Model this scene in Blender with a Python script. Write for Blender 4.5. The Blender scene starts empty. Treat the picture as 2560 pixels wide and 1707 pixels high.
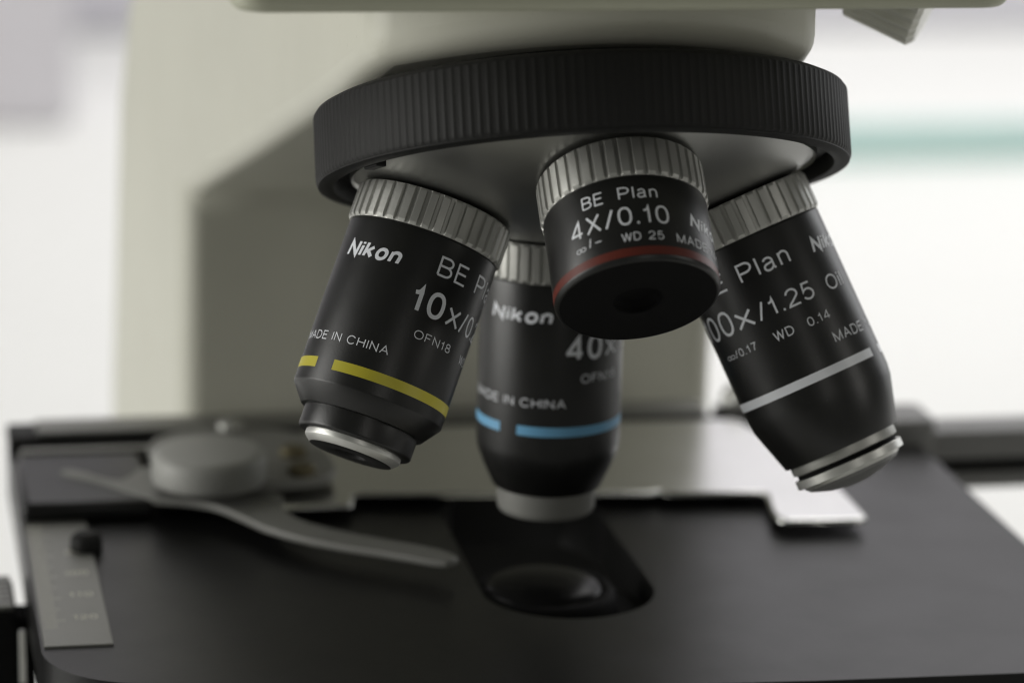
import bpy, bmesh, math, random
from mathutils import Vector, Matrix
random.seed(7)
S = bpy.context.scene
COL = S.collection
MM = 0.001
PI = math.pi

# ------------------------------------------------------------------ camera
cam = bpy.data.cameras.new("camera")
cam_o = bpy.data.objects.new("camera", cam)
COL.objects.link(cam_o)
cam.sensor_width = 36.0
cam.lens = 8000.0 / 2560.0 * 36.0
cam.clip_start = 0.01
cam.clip_end = 60.0
RX = Vector((0.98007, -0.19693, 0.02599))          # image right
FW = Vector((0.19682, 0.94512, -0.26077))          # view direction
UP = Vector((0.02679, 0.26069, 0.96505))           # image up
m3 = Matrix((RX, UP, -FW)).transposed()
cam_o.matrix_world = Matrix.Translation(Vector((-129.35, -584.46, 211.25)) * MM) @ m3.to_4x4()
cam.dof.use_dof = True
cam.dof.focus_distance = 0.563
cam.dof.aperture_fstop = 9.6
cam.dof.aperture_blades = 9
S.camera = cam_o

# ------------------------------------------------------------------ world, lamps, exposure
w = bpy.data.worlds.new("World")
S.world = w
w.use_nodes = True
bgn = w.node_tree.nodes["Background"]
bgn.inputs[0].default_value = (0.98, 1.0, 0.90, 1)
bgn.inputs[1].default_value = 0.092

def area(name, loc, target, sx, sy, power, color=(1, 1, 1)):
    l = bpy.data.lights.new(name, 'AREA')
    l.shape = 'RECTANGLE'; l.size = sx; l.size_y = sy
    l.energy = power; l.color = color
    o = bpy.data.objects.new(name, l)
    COL.objects.link(o)
    o.location = loc
    o.rotation_euler = (Vector(target) - Vector(loc)).to_track_quat('-Z', 'Y').to_euler()
    return o

area("ceiling_panel", (0.6, 1.2, 1.25), (0.45, 1.4, -0.2), 1.8, 1.2, 25, (1.0, 0.99, 0.97))
area("window_light", (-1.5, 0.10, 0.22), (-0.05, 0.1, 0.05), 0.9, 0.75, 14.5, (1.0, 0.99, 0.95))
area("right_bounce", (1.5, 1.0, 0.40), (0.05, 0, 0.1), 0.8, 0.9, 4.5, (0.98, 0.99, 1.0))  # added lamp standing in for light bounced off the bench at the right
area("strip_lamp", (0.10, -1.45, 0.42), (0, -0.02, 0.05), 0.10, 0.7, 0.9, (1.0, 0.97, 0.92))
area("side_lamp", (1.05, -0.75, 0.45), (0, -0.02, 0.05), 0.12, 0.7, 1.7, (1.0, 0.97, 0.92))

S.view_settings.view_transform = 'Standard'
S.view_settings.look = 'None'
S.view_settings.exposure = 0.0
S.view_settings.gamma = 1.0
S.render.engine = 'CYCLES'
S.cycles.filter_width = 1.2
S.cycles.use_denoising = True
S.cycles.max_bounces = 8
S.cycles.sample_clamp_indirect = 4.0

# ------------------------------------------------------------------ materials
def mat(name, col, rough=0.5, metal=0.0, spec=0.5, bump=0.0, bscale=900.0, var=0.0, vscale=60.0,
        rvar=0.0, speck=0.0, speck_col=(0.35, 0.35, 0.33), coat=0.0):
    m = bpy.data.materials.new(name); m.use_nodes = True
    nt = m.node_tree; N = nt.nodes; Lk = nt.links
    b = N["Principled BSDF"]
    b.inputs["Base Color"].default_value = (*col, 1)
    b.inputs["Roughness"].default_value = rough
    b.inputs["Metallic"].default_value = metal
    b.inputs["Specular IOR Level"].default_value = spec
    b.inputs["Coat Weight"].default_value = coat
    tc = N.new("ShaderNodeTexCoord")
    src = None
    if var > 0:
        n = N.new("ShaderNodeTexNoise"); n.inputs["Scale"].default_value = vscale; n.inputs["Detail"].default_value = 6
        Lk.new(tc.outputs["Object"], n.inputs["Vector"])
        mx = N.new("ShaderNodeMix"); mx.data_type = 'RGBA'
        mx.inputs[6].default_value = (*[max(0, c * (1 - var)) for c in col], 1)
        mx.inputs[7].default_value = (*[min(1, c * (1 + var)) for c in col], 1)
        Lk.new(n.outputs["Fac"], mx.inputs[0])
        src = mx.outputs[2]
    if speck > 0:
        n2 = N.new("ShaderNodeTexNoise"); n2.inputs["Scale"].default_value = 1500; n2.inputs["Detail"].default_value = 1
        Lk.new(tc.outputs["Object"], n2.inputs["Vector"])
        rp = N.new("ShaderNodeValToRGB")
        rp.color_ramp.elements[0].position = 0.74; rp.color_ramp.elements[1].position = 0.80
        rp.color_ramp.elements[1].color = (speck, speck, speck, 1)
        Lk.new(n2.outputs["Fac"], rp.inputs[0])
        mx2 = N.new("ShaderNodeMix"); mx2.data_type = 'RGBA'
        mx2.inputs[6].default_value = (*col, 1)
        if src: Lk.new(src, mx2.inputs[6])
        mx2.inputs[7].default_value = (*speck_col, 1)
        Lk.new(rp.outputs[0], mx2.inputs[0])
        src = mx2.outputs[2]
    if src: Lk.new(src, b.inputs["Base Color"])
    if rvar > 0:
        n3 = N.new("ShaderNodeTexNoise"); n3.inputs["Scale"].default_value = vscale * 2.3; n3.inputs["Detail"].default_value = 8
        Lk.new(tc.outputs["Object"], n3.inputs["Vector"])
        mr = N.new("ShaderNodeMapRange")
        mr.inputs[3].default_value = max(0.02, rough - rvar); mr.inputs[4].default_value = min(1, rough + rvar)
        Lk.new(n3.outputs["Fac"], mr.inputs[0]); Lk.new(mr.outputs[0], b.inputs["Roughness"])
    if bump > 0:
        n4 = N.new("ShaderNodeTexNoise"); n4.inputs["Scale"].default_value = bscale; n4.inputs["Detail"].default_value = 3
        Lk.new(tc.outputs["Object"], n4.inputs["Vector"])
        bp = N.new("ShaderNodeBump"); bp.inputs["Strength"].default_value = bump; bp.inputs["Distance"].default_value = 0.0002
        Lk.new(n4.outputs["Fac"], bp.inputs["Height"]); Lk.new(bp.outputs[0], b.inputs["Normal"])
    return m

M = dict(
    cream=mat("cream_enamel", (0.575, 0.57, 0.49), 0.42, bump=0.12, bscale=700, var=0.06, vscale=30, rvar=0.08, speck=0.5, speck_col=(0.36, 0.34, 0.27)),
    cream2=mat("cream_enamel_plate", (0.44, 0.445, 0.345), 0.45, bump=0.12, bscale=700, var=0.06, vscale=30, rvar=0.08),
    barrel=mat("black_anodised", (0.0085, 0.0085, 0.008), 0.37, spec=0.5, bump=0.09, bscale=3200, rvar=0.09, vscale=70, speck=0.45, speck_col=(0.05, 0.05, 0.047)),
    matte=mat("matte_black", (0.004, 0.004, 0.004), 0.75, spec=0.12, bump=0.1, bscale=2500),
    ivory=mat("ivory_plastic", (0.80, 0.80, 0.74), 0.3, bump=0.04, bscale=700),
    rubber=mat("black_rubber", (0.012, 0.012, 0.0115), 0.6, spec=0.22, bump=0.15, bscale=1800, var=0.2, vscale=80),
    steel=mat("satin_metal", (0.42, 0.42, 0.395), 0.44, metal=0.65, bump=0.12, bscale=2500, rvar=0.09, vscale=120, var=0.12),
    bright=mat("bright_metal", (0.60, 0.60, 0.57), 0.40, metal=0.7, bump=0.05, bscale=2500, rvar=0.07, vscale=120),
    dome=mat("grey_satin_dome", (0.37, 0.37, 0.355), 0.33, metal=0.92, bump=0.08, bscale=1800, rvar=0.05, vscale=60, var=0.05),
    holder=mat("grey_satin_plate", (0.215, 0.215, 0.20), 0.55, metal=0.12, bump=0.14, bscale=1300, rvar=0.08, vscale=60, var=0.08),
    knobm=mat("pale_grey_knob", (0.36, 0.36, 0.34), 0.55, metal=0.1, bump=0.10, bscale=1300, var=0.06, vscale=60),
    stage=mat("black_stage_coating", (0.011, 0.011, 0.011), 0.35, spec=0.26, bump=0.10, bscale=1400, rvar=0.10, vscale=22, var=0.25, speck=0.3, speck_col=(0.03, 0.03, 0.03)),
    slide=mat("grey_slide_coating", (0.15, 0.15, 0.145), 0.45, spec=0.5, bump=0.06, bscale=1600, rvar=0.03, vscale=50),
    plate=mat("polished_holder_plate", (0.74, 0.74, 0.72), 0.24, metal=1.0, bump=0.05, bscale=1500, rvar=0.04, vscale=60, var=0.04),
    ruler=mat("brushed_scale_plate", (0.20, 0.20, 0.185), 0.46, metal=0.6, bump=0.1, bscale=1500, var=0.06, vscale=90),
    engrave=mat("engraved_pale_line", (0.75, 0.73, 0.62), 0.5),
    darkeng=mat("engraved_dark_line", (0.05, 0.05, 0.05), 0.6),
    white=mat("white_print", (0.78, 0.80, 0.84), 0.5, var=0.06, vscale=900),
    yellow=mat("yellow_print", (0.52, 0.46, 0.035), 0.42, var=0.06, vscale=400),
    blue=mat("blue_print", (0.16, 0.42, 0.66), 0.42, var=0.06, vscale=400),
    red=mat("red_print", (0.115, 0.016, 0.008), 0.42, var=0.10, vscale=400),
    bandw=mat("white_band", (0.82, 0.84, 0.88), 0.34, var=0.05, vscale=400),
    glass=mat("front_glass", (0.02, 0.02, 0.025), 0.06, spec=0.7),
    clens=mat("condenser_glass", (0.008, 0.008, 0.008), 0.25, spec=0.07),
    brass=mat("brass", (0.15, 0.13, 0.075), 0.6, metal=0.6, rvar=0.08),
    bench=mat("white_bench_top", (0.82, 0.82, 0.80), 0.5, var=0.02, vscale=6),
    wallm=mat("pale_wall", (0.70, 0.685, 0.735), 0.8, var=0.03, vscale=3),
    teal=mat("teal_plastic", (0.50, 0.68, 0.65), 0.5, var=0.05, vscale=20),
    lilac=mat("grey_lilac_cabinet", (0.62, 0.60, 0.635), 0.6, var=0.05, vscale=20),
)

# ------------------------------------------------------------------ mesh helpers
def finish(bm, name, material, parent=None, smooth=35.0, bevel=0.0, bseg=3, recalc=True):
    if recalc:
        bmesh.ops.recalc_face_normals(bm, faces=bm.faces[:])
    me = bpy.data.meshes.new(name)
    bm.to_mesh(me); bm.free()
    me.materials.append(material)
    if smooth:
        for p in me.polygons: p.use_smooth = True
        me.set_sharp_from_angle(angle=math.radians(smooth))
    o = bpy.data.objects.new(name, me)
    COL.objects.link(o)
    if parent is not None: o.parent = parent
    if bevel:
        b = o.modifiers.new("bevel", 'BEVEL'); b.width = bevel * MM; b.segments = bseg
        b.limit_method = 'ANGLE'; b.angle_limit = math.radians(40); b.harden_normals = False
    return o

def thing(name, label, cat, loc=(0, 0, 0), group=None, mtx=None):
    e = bpy.data.objects.new(name, None); COL.objects.link(e)
    e.empty_display_size = 0.01
    if mtx is not None: e.matrix_world = mtx
    else: e.location = Vector(loc) * MM
    e['label'] = label; e['category'] = cat
    if group: e['group'] = group
    return e

def tag(o, label, cat, group=None):
    o['label'] = label; o['category'] = cat
    if group: o['group'] = group
    return o

def chamf(profile, wdt=0.15):
    """cut each sharp corner of a (s, r) profile by a small chamfer"""
    out = [profile[0]]
    for a, b, c in zip(profile, profile[1:], profile[2:]):
        va = Vector((a[0] - b[0], a[1] - b[1])); vc = Vector((c[0] - b[0], c[1] - b[1]))
        if va.length < 1e-6 or vc.length < 1e-6: continue
        ang = va.angle(vc)
        k = min(wdt, va.length * 0.4, vc.length * 0.4)
        if ang > math.radians(160):
            out.append(b); continue
        p = Vector(b)
        q0 = p + va.normalized() * k; q1 = p + vc.normalized() * k
        out.append(tuple(q0)); out.append(tuple((q0 + q1 + p * 0.8) / 2.8)); out.append(tuple(q1))
    out.append(profile[-1])
    return out

def lathe(profile, segs=128, rfun=None):
    """profile of (s, r) in mm, turned round local -Z (s grows downwards)"""
    bm = bmesh.new(); rings = []
    for s, r in profile:
        if r < 1e-4:
            rings.append([bm.verts.new((0, 0, -s * MM))]); continue
        ring = []
        for i in range(segs):
            a = 2 * PI * i / segs
            rr = r if rfun is None else rfun(s, r, a, i)
            ring.append(bm.verts.new((rr * math.sin(a) * MM, -rr * math.cos(a) * MM, -s * MM)))
        rings.append(ring)
    for a, b in zip(rings, rings[1:]):
        if len(a) == 1 and len(b) == 1: continue
        for i in range(segs):
            j = (i + 1) % segs
            if len(a) == 1: bm.faces.new((a[0], b[j], b[i]))
            elif len(b) == 1: bm.faces.new((a[i], a[j], b[0]))
            else: bm.faces.new((a[i], a[j], b[j], b[i]))
    return bm

def knurl(s0, s1, r, n=40, depth=0.42):
    """ring with n flat-topped teeth between plain chamfered ends"""
    pat = (0.0, 0.0, 0.0, 1.0, 1.0, 1.0, 1.0, 1.0)      # groove, groove, groove, tooth ...
    offs = (0.00, 0.10, 0.26, 0.36, 0.50, 0.64, 0.80, 0.92)
    prof = [(s0 + 0.35, r - 3.0, 0), (s0 + 0.02, r - 1.4, 0), (s0, r - depth - 0.05, 0), (s0 + 0.06, r - 0.35, 1), (s0 + 0.5, r - 0.02, 1), (s0 + 0.9, r, 1),
            (s1 - 0.95, r, 1), (s1 - 0.6, r - 0.03, 1), (s1 - 0.15, r - 0.32, 1), (s1 - 0.02, r - depth - 0.02, 0), (s1, r - 1.5, 0), (s1, r - 4.0, 0)]
    bm = bmesh.new(); rings = []
    for s, rr, k in prof:
        ring = []
        for t in range(n):
            for q in range(8):
                a = 2 * PI * (t + offs[q]) / n
                x = rr
                if k: x = min(rr, r - depth + depth * pat[q]) if pat[q] < 0.5 else rr
                ring.append(bm.verts.new((x * math.sin(a) * MM, -x * math.cos(a) * MM, -s * MM)))
        rings.append(ring)
    L = len(rings[0])
    for a, b in zip(rings, rings[1:]):
        for i in range(L):
            j = (i + 1) % L
            bm.faces.new((a[i], a[j], b[j], b[i]))
    return bm

def band(s0, s1, r, arcs):
    bm = bmesh.new()
    for a0, a1 in arcs:
        n = max(4, int((a1 - a0) / 2)); prev = None
        for i in range(n + 1):
            a = math.radians(a0 + (a1 - a0) * i / n)
            p = [bm.verts.new((r * math.sin(a) * MM, -r * math.cos(a) * MM, -s * MM)) for s in (s0, s1)]
            if prev: bm.faces.new((prev[0], p[0], p[1], prev[1]))
            prev = p
    return bm

def _ell(cx, cy, rx, ry, a0, a1, n=18):
    return [(cx + rx * math.cos(math.radians(a0 + (a1 - a0) * i / n)), cy + ry * math.sin(math.radians(a0 + (a1 - a0) * i / n))) for i in range(n + 1)]
def _ring(cx, cy, rx, ry, p=2.25, n=30):
    out = []
    for i in range(n):
        t = 2 * PI * i / n; c, d = math.cos(t), math.sin(t)
        out.append((cx + rx * math.copysign(abs(c) ** (2 / p), c), cy + ry * math.copysign(abs(d) ** (2 / p), d)))
    return out + ['closed']
XH = 0.73
# a plain grotesque drawn as centre lines on a unit capital height: (advance, strokes)
GLYPH = {
 ' ': (0.20, []),
 'B': (0.60, [[(0, 0), (0, 1), (.33, 1)] + _ell(.33, .76, .24, .24, 90, -90) + [(0, .52)], [(.3, .52)] + _ell(.34, .26, .26, .26, 90, -90) + [(0, 0)]]),
 'E': (0.54, [[(.53, 1), (0, 1), (0, 0), (.54, 0)], [(0, .53), (.48, .53)]]),
 'F': (0.50, [[(.50, 1), (0, 1), (0, 0)], [(0, .52), (.43, .52)]]),
 'P': (0.58, [[(0, 0), (0, 1), (.31, 1)] + _ell(.31, .73, .27, .27, 90, -90) + [(0, .46)]]),
 'O': (0.76, [_ring(.38, .5, .38, .5, 2.1)]),
 'D': (0.66, [[(0, 0), (0, 1), (.28, 1)] + _ell(.28, .5, .38, .5, 90, -90) + [(0, 0)]]),
 'C': (0.70, [_ell(.37, .5, .37, .5, 38, 322, 26)]),
 'W': (0.96, [[(0, 1), (.24, 0), (.48, 1), (.72, 0), (.96, 1)]]),
 'M': (0.72, [[(0, 0), (0, 1), (.36, .03), (.72, 1), (.72, 0)]]),
 'A': (0.68, [[(0, 0), (.34, 1), (.68, 0)], [(.13, .35), (.55, .35)]]),
 'I': (0.0, [[(0, 0), (0, 1)]]),
 'N': (0.60, [[(0, 0), (0, 1), (.60, 0), (.60, 1)]]),
 'H': (0.60, [[(0, 0), (0, 1)], [(.60, 0), (.60, 1)], [(0, .53), (.60, .53)]]),
 'X': (0.62, [[(0, 0), (.60, 1)], [(.02, 1), (.62, 0)]]),
 'x': (0.46, [[(0, 0), (.45, XH)], [(.01, XH), (.46, 0)]]),
 'l': (0.0, [[(0, 0), (0, 1)]]),
 'i': (0.0, [[(0, 0), (0, XH)], [(0, .86), (0, 1)]]),
 'k': (0.44, [[(0, 0), (0, 1)], [(.02, .27), (.40, XH)], [(.15, .42), (.44, 0)]]),
 'o': (0.46, [_ring(.23, XH / 2, .23, XH / 2, 2.1)]),
 'n': (0.40, [[(0, 0), (0, XH)], [(0, .44)] + _ell(.20, .46, .20, .27, 175, 0) + [(.40, 0)]]),
 'a': (0.46, [_ell(.21, .52, .19, .21, 160, 0, 12) + [(.40, .10), (.46, .0)], [(.40, .43), (.20, .385)] + _ell(.16, .19, .16, .19, 95, 275, 12) + [(.28, .03), (.40, .17)]]),
 '0': (0.52, [_ring(.26, .5, .26, .5, 2.3)]),
 '1': (0.30, [[(0, .75), (.10, .77), (.18, .84), (.22, 1), (.22, 0)]]),
 '2': (0.52, [_ell(.26, .71, .26, .29, 172, -32, 16) + [(.20, .26), (.05, .12), (0, 0), (.54, 0)]]),
 '4': (0.56, [[(.41, 0), (.41, 1), (0, .30), (0, .25), (.56, .25)]]),
 '5': (0.52, [[(.47, 1), (.10, 1), (.04, .50)] + _ell(.25, .32, .27, .32, 128, -152, 18)]),
 '7': (0.50, [[(0, 1), (.50, 1), (.30, .55), (.18, 0)]]),
 '8': (0.52, [_ring(.26, .765, .22, .235, 2.1), _ring(.26, .265, .26, .265, 2.1)]),
 '9': (0.52, [_ring(.26, .69, .26, .31, 2.1), [(.52, .69), (.50, .35), (.40, .05), (.24, 0), (.06, .10)]]),
 '.': (0.04, [[(0.02, -.05), (0.02, .09)]]),
 '/': (0.34, [[(0, -.04), (.34, 1.02)]]),
 '-': (0.34, [[(0, .40), (.34, .40)]]),
 '\u221e': (0.78, [_ring(.19, .36, .19, .25, 2.0), _ring(.57, .36, .19, .25, 2.0)]),
}
def text_quads(body, width, cap, weight, shear=0.0, gap=0.21):
    """lettering as stroke quads in mm; the word is exactly `width` wide, baseline at y = 0"""
    adv = 0.0; items = []
    for ch in body:
        wd, strokes = GLYPH[ch]
        items.append((adv, strokes)); adv += wd + gap + (weight * 0.55 if ch != ' ' else 0)
    nat = adv - gap - weight * 0.55
    kx = (width / cap - weight - abs(shear) * 0.7) / nat
    quads = []
    for x0, strokes in items:
        for st_ in strokes:
            closed = st_[-1] == 'closed'
            pts = [Vector(((x0 + px) * kx + weight / 2, weight / 2 + py * (1 - weight))) for px, py in (st_[:-1] if closed else st_)]
            q = [pts[0]]
            for p in pts[1:]:
                if (p - q[-1]).length > 1e-4: q.append(p)
            if closed: q.append(q[0].copy())
            fine = [q[0]]
            for p in q[1:]:
                k = max(1, int((p - fine[-1]).length / 0.16)); o_ = fine[-1]
                for i in range(1, k + 1): fine.append(o_.lerp(p, i / k))
            n = len(fine); L_, R_ = [], []
            for i, p in enumerate(fine):
                if closed:
                    d0 = p - fine[i - 1 if i > 0 else n - 2]; d1 = fine[i + 1 if i < n - 1 else 1] - p
                else:
                    d0 = p - fine[i - 1] if i else fine[1] - p
                    d1 = fine[i + 1] - p if i < n - 1 else d0
                d0 = d0.normalized(); d1 = d1.normalized()
                t = d0 + d1
                t = d1 if t.length < 0.2 else t.normalized()
                nn = Vector((-t.y, t.x)); m_ = nn.dot(Vector((-d1.y, d1.x)))
                off = nn * (weight / 2 / max(0.42, m_))
                L_.append(p + off); R_.append(p - off)
            sh_k = lambda v: (cap * (v.x + shear * v.y), cap * v.y)
            quads.append([(sh_k(L_[i]), sh_k(R_[i])) for i in range(n)])
    return quads

def wrap_text(dst, body, phi0, phi1, s_base, cap, R, weight=0.1, shear=0.0, gap=0.21):
    """lay a word round a cylinder: angles in degrees, capital height in mm"""
    width = math.radians(phi1 - phi0) * R
    for qi, strip in enumerate(text_quads(body, width, cap, weight, shear, gap)):
        rr = R + 0.004 * (qi % 4); prev = None
        for pr in strip:
            cur = []
            for x, y in pr:
                a = math.radians(phi0) + x / R
                cur.append(dst.verts.new((rr * math.sin(a) * MM, -rr * math.cos(a) * MM, -(s_base - y) * MM)))
            if prev: dst.faces.new((prev[0], prev[1], cur[1], cur[0]))
            prev = cur

def flat_text(dst, body, x, y, z, width, cap, weight=0.12):
    for qi, strip in enumerate(text_quads(body, width, cap, weight)):
        zz = z + 0.004 * (qi % 4); prev = None
        for pr in strip:
            cur = [dst.verts.new(((x + u) * MM, (y + v) * MM, zz * MM)) for u, v in pr]
            if prev: dst.faces.new((prev[0], prev[1], cur[1], cur[0]))
            prev = cur

def poly_prism(pts, z0, z1, bm=None):
    bm = bm or bmesh.new()
    lo = [bm.verts.new((x * MM, y * MM, z0 * MM)) for x, y in pts]
    hi = [bm.verts.new((x * MM, y * MM, z1 * MM)) for x, y in pts]
    bm.faces.new(hi); bm.faces.new(lo[::-1])
    n = len(pts)
    for i in range(n):
        j = (i + 1) % n
        bm.faces.new((lo[i], lo[j], hi[j], hi[i]))
    return bm

def box(x0, x1, y0, y1, z0, z1, bm=None):
    return poly_prism([(x0, y0), (x1, y0), (x1, y1), (x0, y1)], z0, z1, bm)

def rrect(x0, x1, y0, y1, r, n=8):
    pts = []
    for cx, cy, a0 in ((x1 - r, y1 - r, 0), (x0 + r, y1 - r, 90), (x0 + r, y0 + r, 180), (x1 - r, y0 + r, 270)):
        for i in range(n + 1):
            a = math.radians(a0 + 90 * i / n)
            pts.append((cx + r * math.cos(a), cy + r * math.sin(a)))
    return pts

def chaikin(pts, n=2):
    for _ in range(n):
        out = []
        for i, p in enumerate(pts):
            q = pts[(i + 1) % len(pts)]
            out.append((p[0] * .75 + q[0] * .25, p[1] * .75 + q[1] * .25))
            out.append((p[0] * .25 + q[0] * .75, p[1] * .25 + q[1] * .75))
        pts = out
    return pts

# ------------------------------------------------------------------ the room behind
bm = bmesh.new()
vs = [bm.verts.new(c) for c in ((-4, 1.75, -0.19), (4, 1.75, -0.19), (4, 1.75, 2.2), (-4, 1.75, 2.2))]
bm.faces.new(vs)
wall = finish(bm, "wall", M['wallm'], smooth=0, recalc=False); wall['kind'] = 'structure'
bt = tag(finish(box(-2600, 2600, -420, 1740, -230, -190), "lab_bench", M['bench'], bevel=2), "white lab bench top blurred behind and below the microscope", "bench")
tag(finish(box(236, 1900, 1258, 1278, -190, -167), "edging_strip", M['teal'], bevel=2), "out of focus teal strip lying along the far bench to the right", "strip")
tag(finish(box(-420, 0, 1400, 1550, -190, 700), "storage_cabinet", M['lilac'], bevel=8), "blurred grey lilac cabinet at the back of the bench, upper left", "cabinet")  # cabinet's height out of view is added to darken the stage's reflections

# ------------------------------------------------------------------ microscope stand
st = thing("microscope_stand", "cream enamelled microscope stand with arm rising behind the black stage", "microscope", (0, 165, -190))
def rel(o, p):
    o.parent = p
    o.matrix_parent_inverse = Matrix.Translation(-p.location)
    return o
def interp(tab, y):
    if y <= tab[0][0]: return tab[0][1]
    for (a, b), (c, d) in zip(tab, tab[1:]):
        if y <= c: return b + (d - b) * (y - a) / (c - a)
    return tab[-1][1]
XL = [(-60, -42.5), (-40, -43), (130, -58.8), (200, -66), (230, -69)]
XR = [(-60, 37.6), (-40, 38), (130, 68.5), (200, 72), (230, 74)]
def arm_mesh():
    bm = bmesh.new(); rows = []
    for t in [0.0] + [0.13 + 0.74 * i / 26 for i in range(27)] + [1.0]:
        u = 2 * t - 1
        yf = -60.5 + 19 * u * u
        zf = 111.4 + (-40 - yf) * 0.40
        prof = [(yf, zf), (-10, 99.6), (60, 75), (130, 51), (130, -20), (130, -190),
                (225, -190), (222, -20), (208, 60), (196, 84), (150, 140), (60, 152), (yf, 152), (yf, 128)]
        row = []
        for y, z in prof:
            x = interp(XL, y) * (1 - t) + interp(XR, y) * t
            row.append(bm.verts.new((x * MM, y * MM, z * MM)))
        rows.append(row)
    n = len(rows[0])
    for a, b in zip(rows, rows[1:]):
        for j in range(n):
            k = (j + 1) % n
            bm.faces.new((a[j], a[k], b[k], b[j]))
    bm.faces.new(rows[0]); bm.faces.new(rows[-1][::-1])
    return bm
rel(finish(arm_mesh(), "arm", M['cream'], bevel=4.8, bseg=6, smooth=50), st)
rel(finish(poly_prism(rrect(-70.5, 62.5, -75, 60, 6), 126.4, 150), "top_plate", M['cream2'], bevel=1.8, bseg=4), st)
rel(finish(poly_prism(rrect(-95, 95, -150, 235, 40), -190, -168), "base", M['cream'], bevel=6, bseg=4), st)

# ribbed clamp screw under the right end of the top plate
def ribbed(r, l, n, d):
    bm = bmesh.new(); rings = []
    for s, rr in ((0, 0), (0, r - 1.0), (0.6, r), (l - 1.0, r), (l, r - 1.2), (l + 0.4, 0)):
        if rr == 0: rings.append([bm.verts.new((0, 0, -s * MM))]); continue
        ring = []
        for i in range(n * 4):
            a = 2 * PI * i / (n * 4)
            x = rr - (d if (i % 4) < 2 else 0)
            ring.append(bm.verts.new((x * math.cos(a) * MM, x * math.sin(a) * MM, -s * MM)))
        rings.append(ring)
    for a, b in zip(rings, rings[1:]):
        m_ = max(len(a), len(b))
        for i in range(m_):
            j = (i + 1) % m_
            if len(a) == 1: bm.faces.new((a[0], b[j], b[i]))
            elif len(b) == 1: bm.faces.new((a[i], a[j], b[0]))
            else: bm.faces.new((a[i], a[j], b[j], b[i]))
    return bm
kd = Vector((0.80, -0.42, -0.36)).normalized()
kb = finish(ribbed(10.0, 14.5, 24, 1.1), "clamp_knob", M['ivory'], smooth=20)
kb.matrix_world = Matrix.Translation(Vector((55.0, -13, 124.6)) * MM) @ (-kd).to_track_quat('Z', 'Y').to_matrix().to_4x4()
mw = kb.matrix_world.copy(); kb.parent = st; kb.matrix_parent_inverse = Matrix.Translation(-st.location); kb.matrix_basis = mw
sh = finish(lathe([(-26, 0), (-26, 3), (1, 3), (1, 0)], 32), "clamp_shaft", M['steel'], kb)

# ------------------------------------------------------------------ revolving nosepiece
Q = Vector((0, 0, 146.22))
A = Vector((0, -0.3748, -0.9271)).normalized()
def frame(origin, D, e1):
    D = D.normalized(); e1 = (e1 - D * e1.dot(D)).normalized()
    e2 = e1.cross(D)
    R3 = Matrix((e2, -e1, -D)).transposed()
    return Matrix.Translation(origin * MM) @ R3.to_4x4()
camp = Vector((-129.35, -584.46, 211.25))
tur = thing("revolving_nosepiece", "black ribbed nosepiece ring with grey domed underside carrying the objectives", "nosepiece",
            mtx=frame(Q, A, Vector((0, -1, 0))))
NR = 184
def ribs(s, r, a, i):
    if not (50.0 < s < 63.2) or r < 48.9: return r
    return r + (0.10 if i % 6 in (0, 1) else 0.0)
prof = [(49.0, 30), (48.8, 41), (48.9, 45.2), (49.3, 47.2), (50.0, 48.6), (50.4, 48.85), (50.7, 48.98), (62.2, 49.02), (62.7, 48.92), (63.1, 48.7), (63.35, 48.75), (63.55, 48.4),
        (63.75, 46.4), (63.6, 45.9), (63.0, 45.6), (60.5, 45.3), (60.2, 42.2), (58, 41.0), (56, 30)]
finish(lathe(prof, NR * 6, ribs), "grip_ring", M['rubber'], tur, smooth=32)
RS = 74.75
dome = [(60.0, 42.6), (61.6, 42.9), (62.3, 42.6)] + [(RS * math.cos(t), RS * math.sin(t)) for t in [math.radians(34.3 * (1 - k / 40)) for k in range(41)]]
dome[-1] = (RS, 0.0)
finish(lathe(dome, 160), "domed_underside", M['dome'], tur, smooth=40)
finish(lathe(chamf([(44.0, 0), (44.0, 38.5), (49.2, 38.5), (49.2, 0)], 0.5), 96), "mount_collar", M['matte'], tur)
for a in (112, 203, -68):                                             # little stops in the channel of the ring
    bm = bmesh.new()
    box(-2.2, 2.2, -45.6, -43.4, -64.0, -61.0, bm)
    c_ = finish(bm, "stop_tab", M['rubber'], tur, bevel=0.3)
    c_.rotation_euler = (0, 0, math.radians(a))

# ------------------------------------------------------------------ objectives
GRP = "objective lenses on the revolving nosepiece"
def objective(name, origin, D, e1, label, ring, parts, R, text, logo, bands, band_mat, band_s):
    t = thing(name, label, "objective lens", mtx=frame(Vector(origin), Vector(D), Vector(e1)), group=GRP)
    finish(knurl(*ring), "knurled_ring", M['steel'], t, smooth=25)
    brl = None
    for nm, pr, mt in parts:
        o = finish(lathe(chamf(pr), 160), nm, M[mt], t, smooth=28)
        if nm == "barrel": brl = o
    finish(band(band_s[0], band_s[1], R + 0.025, bands), "colour_band", M[band_mat], brl)
    bm = bmesh.new()
    for args in text: wrap_text(bm, *args[:5], R + 0.035, *args[5:])
    finish(bm, "lettering", M['white'], brl, smooth=0, recalc=False)
    bm = bmesh.new()
    for args in logo: wrap_text(bm, *args[:5], R + 0.035, *args[5:])
    finish(bm, "logo", M['white'], brl, smooth=0, recalc=False)
    return t
TH = 0.112
Lg = lambda p0, p1, s, c: ("Nikon", p0, p1, s, c, 0.205, 0.22, 0.16)

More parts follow.
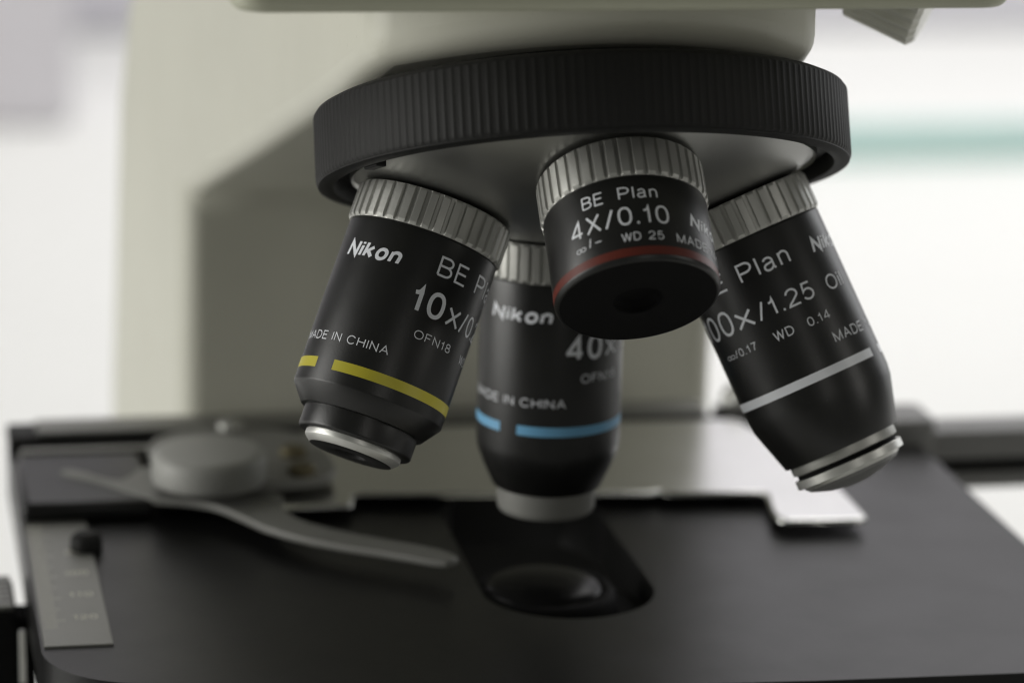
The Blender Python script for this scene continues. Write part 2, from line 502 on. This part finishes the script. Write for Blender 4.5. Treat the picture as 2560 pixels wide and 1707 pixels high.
objective("objective_lens", (-27.82, -25.79, 82.43), (-0.3715, -0.3475, -0.8612), (-0.10, -0.91, 0.41),
    "black objective with a yellow band and stepped nose, tilted to the left", (0.0, 7.0, 14.5),
    [("barrel", [(6.5, 13), (6.98, 13.75), (7.3, 14), (38.1, 14), (41.5, 11.4), (41.5, 9)], 'barrel'),
     ("nose", [(41.4, 9), (41.4, 10.6), (45.1, 10.6), (45.6, 10.2), (45.6, 8.0)], 'barrel'),
     ("front_rim", [(45.4, 8.0), (45.4, 8.96), (46.5, 8.96), (47.6, 7.75), (47.6, 7.5)], 'bright'),
     ("front_plate", [(47.5, 7.74), (47.62, 7.72), (47.62, 2.9), (46.9, 2.75), (46.8, 0)], 'rubber')],
    14.0,
    [("BE", 16.0, 41.8, 14.03, 3.65, TH), ("Plan", 53.3, 97, 14.03, 3.65, TH),
     ("10", 4.5, 31.5, 21.65, 4.9, 0.155), ("x", 35.0, 48.6, 21.6, 4.6, TH), ("/0.25", 50.5, 98, 21.6, 3.9, TH),
     ("OFN18", 15.0, 49.0, 26.0, 1.6, TH), ("WD", 65.5, 82, 26.4, 1.6, TH),
     ("MADE IN CHINA", -80.5, 1.9, 30.65, 1.62, TH)],
    [Lg(-61.8, -11.0, 14.8, 3.15)],
    [(-35.3, 180), (180, 308.2)], 'yellow', (33.95, 35.87))

objective("objective_lens", (0, 0, 72), (0, 0, -1), (-0.22, -0.98, 0),
    "black objective with a blue band pointing straight down at the stage", (0.0, 7.6, 14.5),
    [("barrel", [(7.1, 13), (7.58, 13.75), (7.9, 14), (41.2, 14), (43.2, 13.75), (46.0, 12.7), (50.6, 10.6), (50.6, 8)], 'barrel'),
     ("nose", [(50.5, 8), (50.5, 9.7), (54.9, 9.6), (55.9, 9.2), (56.2, 8.0), (56.6, 2.2), (56.6, 0)], 'holder'),
     ("front_lens", [(56.5, 1.9), (57.3, 1.6), (57.4, 0)], 'brass')],
    14.0,
    [("40", 12.8, 44.5, 22.35, 4.9, 0.155), ("x", 48.5, 62, 22.3, 4.6, TH),
     ("OFN18", 25.6, 62, 26.9, 1.75, TH), ("MADE IN CHINA", -77.5, 13.6, 31.7, 1.75, 0.12)],
    [Lg(-53.0, 2.2, 15.25, 2.95)],
    [(-25.2, 180), (180, 318.8)], 'blue', (35.5, 37.4))

objective("objective_lens", (0, -51.58, 92.86), (0, -0.6950, -0.7190), (-0.27, -0.69, 0.67),
    "short wide objective with a dark red band, its black front face turned to the viewer", (0.0, 7.64, 14.75),
    [("barrel", [(7.0, 13), (7.6, 14.1), (7.9, 14.38), (23.45, 14.4), (24.2, 13.9), (24.2, 12)], 'barrel'),
     ("front_plate", [(24.1, 13.7), (24.25, 13.6), (24.25, 4.6), (24.1, 4.4), (23.2, 4.3), (22.0, 3.4), (21.6, 0)], 'matte')],
    14.4,
    [("BE", -28.6, -12.6, 12.36, 2.4, TH), ("Plan", -2.3, 24.8, 12.33, 2.4, TH),
     ("4X/0.10", -40.7, 30.8, 17.35, 3.55, TH), ("\u221e", -38.4, -30.0, 20.1, 1.6, 0.085), ("/", -27.5, -25.5, 19.75, 1.75, TH), ("-", -23.0, -17.7, 19.9, 1.75, TH), ("WD", -4.2, 9.0, 20.5, 1.65, TH), ("25", 14.2, 24.8, 20.5, 1.65, TH),
     ("MADE IN CHINA", 34.5, 113, 20.75, 1.75, TH)],
    [Lg(48.0, 91, 16.9, 2.65)],
    [(-180, 180)], 'red', (21.75, 23.35))

objective("objective_lens", (27.82, -25.79, 82.43), (0.3715, -0.3475, -0.8612), (-0.28, -0.93, 0.25),
    "black objective with a white band and silver stepped tip, tilted to the right", (0.0, 7.1, 14.5),
    [("barrel", [(6.6, 13), (7.08, 13.75), (7.4, 14), (38.6, 14), (40.6, 13.75), (49.2, 11.2), (49.2, 9)], 'barrel'),
     ("nose", [(49.1, 9), (49.1, 10.35), (50.85, 10.35), (51.0, 9.8), (51.0, 8)], 'steel'),
     ("groove", [(50.9, 8.5), (50.9, 9.7), (51.95, 9.7), (51.95, 8.5)], 'matte'),
     ("front_rim", [(51.85, 8), (51.85, 10.55), (53.5, 10.55), (53.55, 9.45), (54.1, 9.35), (54.15, 8.0)], 'bright'),
     ("front_lens", [(54.05, 9.2), (54.7, 8.6), (55.9, 5.2), (56.5, 2.2), (56.6, 0)], 'slide')],
    14.0,
    [("BE", -60.0, -29.8, 14.62, 3.5, TH), ("Plan", -17.8, 23.4, 14.6, 3.5, TH),
     ("100", -83, -38.8, 22.35, 4.7, TH), ("x", -35.5, -20.0, 22.3, 4.3, TH), ("/1.25", -16.5, 30.0, 22.2, 3.35, TH), ("Oil", 43.5, 64.0, 22.2, 2.85, TH),
     ("\u221e", -61.5, -50.5, 26.6, 1.5, 0.085), ("/0.17", -50, -27.6, 26.55, 1.5, TH), ("WD", -12.2, 3.5, 26.7, 1.75, TH), ("0.14", 15.0, 34.4, 26.68, 1.65, TH),
     ("MADE IN CHINA", 29.2, 118, 31.2, 1.9, TH)],
    [Lg(44.6, 93, 14.95, 3.0)],
    [(-180, 59.4), (75, 180)], 'bandw', (34.58, 36.24))

# ------------------------------------------------------------------ stage
sg = thing("microscope_stage", "flat black microscope stage with a lens opening and engraved scale strip", "stage", (0, 30, -12))
def stage_top():
    outer = [(105.5, 108), (101, 112), (-95, 112), (-99.8, 107)]
    outer += [(-80.8 + 19 * math.cos(math.radians(a)), -24 + 19 * math.sin(math.radians(a))) for a in range(180, 256, 6)]
    outer += [(-70, -46.5), (-40, -51.5), (0, -55.5), (40, -57.8), (80, -59.0), (100, -59.0), (104, -57.5), (105.5, -54)]
    hole = []
    for i in range(25):
        a = math.radians(188 + (352 - 188) * i / 24)
        hole.append((4.2 + 17.3 * math.cos(a), -2.6 + 17.3 * math.sin(a)))
    hole += [(21.5, 8), (21.3, 30), (21.6, 48), (16, 58), (-8, 58), (-12.4, 46), (-12.6, 20)]
    bm = bmesh.new()
    def loop(pts, z): return [bm.verts.new((x * MM, y * MM, z * MM)) for x, y in pts]
    def edges(vs): return [bm.edges.new((vs[i], vs[(i + 1) % len(vs)])) for i in range(len(vs))]
    o1, h1 = loop(outer, 0), loop(hole, 0)
    o0, h0 = loop(outer, -12), loop(hole, -12)
    for a, b in ((o1, h1), (o0, h0)):
        bmesh.ops.triangle_fill(bm, edges=edges(a) + edges(b), use_beauty=True)
    for a, b in ((o1, o0), (h1, h0)):
        n = len(a)
        for i in range(n):
            j = (i + 1) % n
            bm.faces.new((a[i], a[j], b[j], b[i]))
    return bm
rel(finish(stage_top(), "stage_plate", M['stage'], bevel=1.3, bseg=4, smooth=40), sg)
rel(finish(box(-34, 34, 70, 131, -48, -12.2), "stage_bracket", M['rubber'], bevel=2), sg)
sc = rel(finish(box(-99.2, -86.4, -23.2, 60, -0.2, 0.45), "scale_strip", M['ruler'], bevel=0.12), sg)
bm = bmesh.new()
for k in range(0, 62):
    y = -13.5 + k * 1.25
    if y > 48: break
    ln = 4.2 if k % 10 == 3 else (3.6 if k % 5 == 3 else 2.6)
    box(-98.6, -98.6 + ln, y - 0.085, y + 0.085, 0.455, 0.47, bm)
for txt, y in (("90", 28.6), ("100", 15.9), ("110", 3.4), ("120", -9.3)):
    flat_text(bm, txt, -92.9 if len(txt) == 3 else -92.0, y, 0.48, 4.6 if len(txt) == 3 else 3.2, 2.3)
rel(finish(bm, "scale_marking", M['engrave'], smooth=0, recalc=False), sg)
# re-hang the marking below its strip
mk = [o for o in sg.children if o.name.startswith("scale_marking")][0]
mk.parent = sc; mk.matrix_parent_inverse = Matrix.Identity(4)
bmp = finish(lathe(chamf([(-4.2, 0), (-4.0, 2.0), (-2.8, 3.2), (0.5, 3.3), (0.5, 0)], 0.4), 48), "stop_button", M['rubber'])
bmp.location = Vector((-87.6, 31.5, 0)) * MM
rel(bmp, sg)

# condenser below the opening
cd = thing("condenser", "dark condenser with glass top lens seen through the stage opening", "condenser", (0, 0, -60))
rel(finish(lathe([(6.0, 0), (5.0, 20), (12, 21.5), (60, 22), (60, 0)], 96), "condenser_body", M['matte']), cd)
rel(finish(lathe(chamf([(5.2, 15.5), (1.2, 14.3), (0.4, 13.6), (0.2, 12.2), (0.9, 11.8), (3.5, 11.5), (3.5, 0)], 0.2), 96), "lens_mount", M['matte']), cd)
lens = [(0.8, 11.75)] + [(0.8 - 3.2 * math.cos(PI / 2 * k / 12), 11.75 * math.sin(PI / 2 * k / 12)) for k in range(12, -1, -1)]
lens[-1] = (-2.4, 0)
rel(finish(lathe(lens, 96), "top_lens", M['clens'], smooth=60), cd)

# ------------------------------------------------------------------ mechanical slide holder
sh_ = thing("slide_holder", "grey metal slide holder with curved finger and round knob on the stage", "slide holder", (-50, 60, 0))
brk = chaikin([(-70.6, 61.7), (-67.6, 55.3), (-61.7, 50.7), (-53.5, 50.2), (-47.0, 50.6)], 0)
plate = [(-47, 43.6), (-31.6, 43.3), (-29.9, 51.2), (33.0, 44.0), (35.5, 45.4), (36, 43.2), (56, 41.4), (57.3, 40.2), (55.6, 31), (55.0, 26), (55.6, 23.2), (57.2, 21.9), (71.6, 20.8), (73.6, 21.6), (74.4, 23.6),
         (74.6, 45), (74, 60), (66, 97), (-30, 101), (-47, 90)]
rel(finish(poly_prism([(x, y + (1.5 if y < 60 else 0)) for x, y in plate], 2.0, 3.4), "holder_plate", M['plate'], bevel=0.7), sh_)
rel(finish(poly_prism(chaikin([(-71, 90), (-71, 60), (-67.6, 54.6), (-61.7, 50.4), (-53.5, 49.6), (-40, 50.6), (-34, 54), (-32, 62), (-36, 90)], 2), 5.0, 7.4), "bracket", M['holder'], bevel=0.6), sh_)
fing = [(-16.0, 5.6), (-17.2, 3.4), (-19.7, 2.0), (-28.9, 9.0), (-40.9, 16.4), (-51.0, 26.4), (-55.3, 34.8), (-59.8, 43.1), (-64.8, 46.6), (-72.7, 49.3), (-76.8, 54.2), (-82.5, 62.1), (-89.4, 67.8), (-90.6, 70), (-89.2, 71.5), (-86.5, 70.6),
        (-80.7, 63.4), (-77.2, 62.4), (-72, 74), (-51.9, 70), (-45.4, 49.6), (-46.5, 40.9), (-45.6, 34.2), (-41.1, 27.5), (-31.7, 19.4), (-19.8, 11.1)]
rel(finish(poly_prism(chaikin(fing, 1), 3.3, 4.9), "clip_finger", M['holder'], bevel=0.5), sh_)
kn = finish(lathe(chamf([(-14.2, 0), (-14.2, 10.6), (-13.0, 12.0), (-8.0, 12.0), (-7.2, 11.4), (-7.2, 0)], 0.6), 96), "pivot_knob", M['knobm'])
kn.location = Vector((-60.6, 51.5, 0.2)) * MM
rel(kn, sh_)
for x, y, mm_ in ((-40.8, 67.5, 'brass'), (-40.8, 54.6, 'brass'), (-52.0, 88.0, 'steel')):
    sc_ = finish(lathe(chamf([(-9.4, 0), (-9.4, 2.3), (-8.8, 2.9), (-7.3, 2.9), (-7.3, 0)], 0.3), 40), "screw", M[mm_])
    sc_.location = Vector((x, y, 0)) * MM
    rel(sc_, sh_)
rel(finish(box(-99.4, -72, 49.3, 84, 0.2, 4.4), "carriage_block", M['stage'], bevel=1.5), sh_)
rel(finish(box(-98.0, -46, 84.2, 87.0, 0.2, 5.0), "carriage_lip", M['ruler'], bevel=0.5), sh_)
rail = finish(box(-99.8, 60, 100, 112, 0.2, 3.4), "guide_rail", M['rubber'], bevel=1.0)
rel(rail, sh_)
rel(finish(box(-93.5, 60, 101, 111, 3.5, 4.3), "rail_cover", M['ruler'], bevel=0.4), sh_)
ba = finish(lathe([(-4.2, 0)] + [(-4.2 * math.cos(PI * k / 12), 4.2 * math.sin(PI * k / 12)) for k in range(1, 12)] + [(4.2, 0)], 48), "ball_stop", M['bright'], smooth=80)
ba.location = Vector((69.2, 108, 4.5)) * MM
rel(ba, sh_)
rel(finish(box(64, 76, 100, 112, 0.1, 2.5), "ball_seat", M['rubber'], bevel=0.6), sh_)

# cross slide sticking out past the right edge of the stage
xs = thing("cross_slide", "dark grey cross slide bar reaching past the right rear edge of the stage", "slide bar", (120, 92, -14))
rel(finish(box(90, 175, 84, 96, -4.5, 2.4), "slide_bar", M['slide'], bevel=1.0), xs)
rel(finish(poly_prism(rrect(97, 109.5, 82, 97, 3), -3, 6.0), "end_block", M['slide'], bevel=1.2), xs)
rel(finish(box(106, 175, 82.5, 93, -11.0, -7.2), "lower_rail", M['slide'], bevel=0.8), xs)
rel(finish(box(112, 175, 86, 92, -7.3, -4.4), "slide_web", M['matte']), xs)

# vernier carriage beside the left edge
vc = thing("vernier_block", "black block with a grey graduated top beside the left edge of the stage", "scale block", (-125, 30, -80))
rel(finish(box(-160, -102.0, 21, 42, -75, -9.0), "block_body", M['matte'], bevel=0.8), vc)
vt = rel(finish(box(-160, -102.6, 22.5, 41, -8.9, -7.8), "graduated_plate", M['ruler'], bevel=0.3), vc)
bm = bmesh.new()
for k, yy in enumerate((25.5, 28.5, 31.5, 34.5, 37.5)):
    box(-104.8 if k % 2 else -105.8, -102.9, yy - 0.45, yy + 0.45, -7.79, -7.76, bm)
gm = rel(finish(bm, "graduation_mark", M['darkeng'], smooth=0), vc)
gm.parent = vt; gm.matrix_parent_inverse = Matrix.Identity(4)
rel(finish(box(-101.8, -100.6, 18.5, 20.4, -23, -12), "bright_gap_bar", M['bright'], bevel=0.3), vc)  # added bar standing in for the bright background showing through the gap
rel(finish(box(-103, -98, 28, 36, -30, -12.5), "block_bracket", M['matte']), vc)
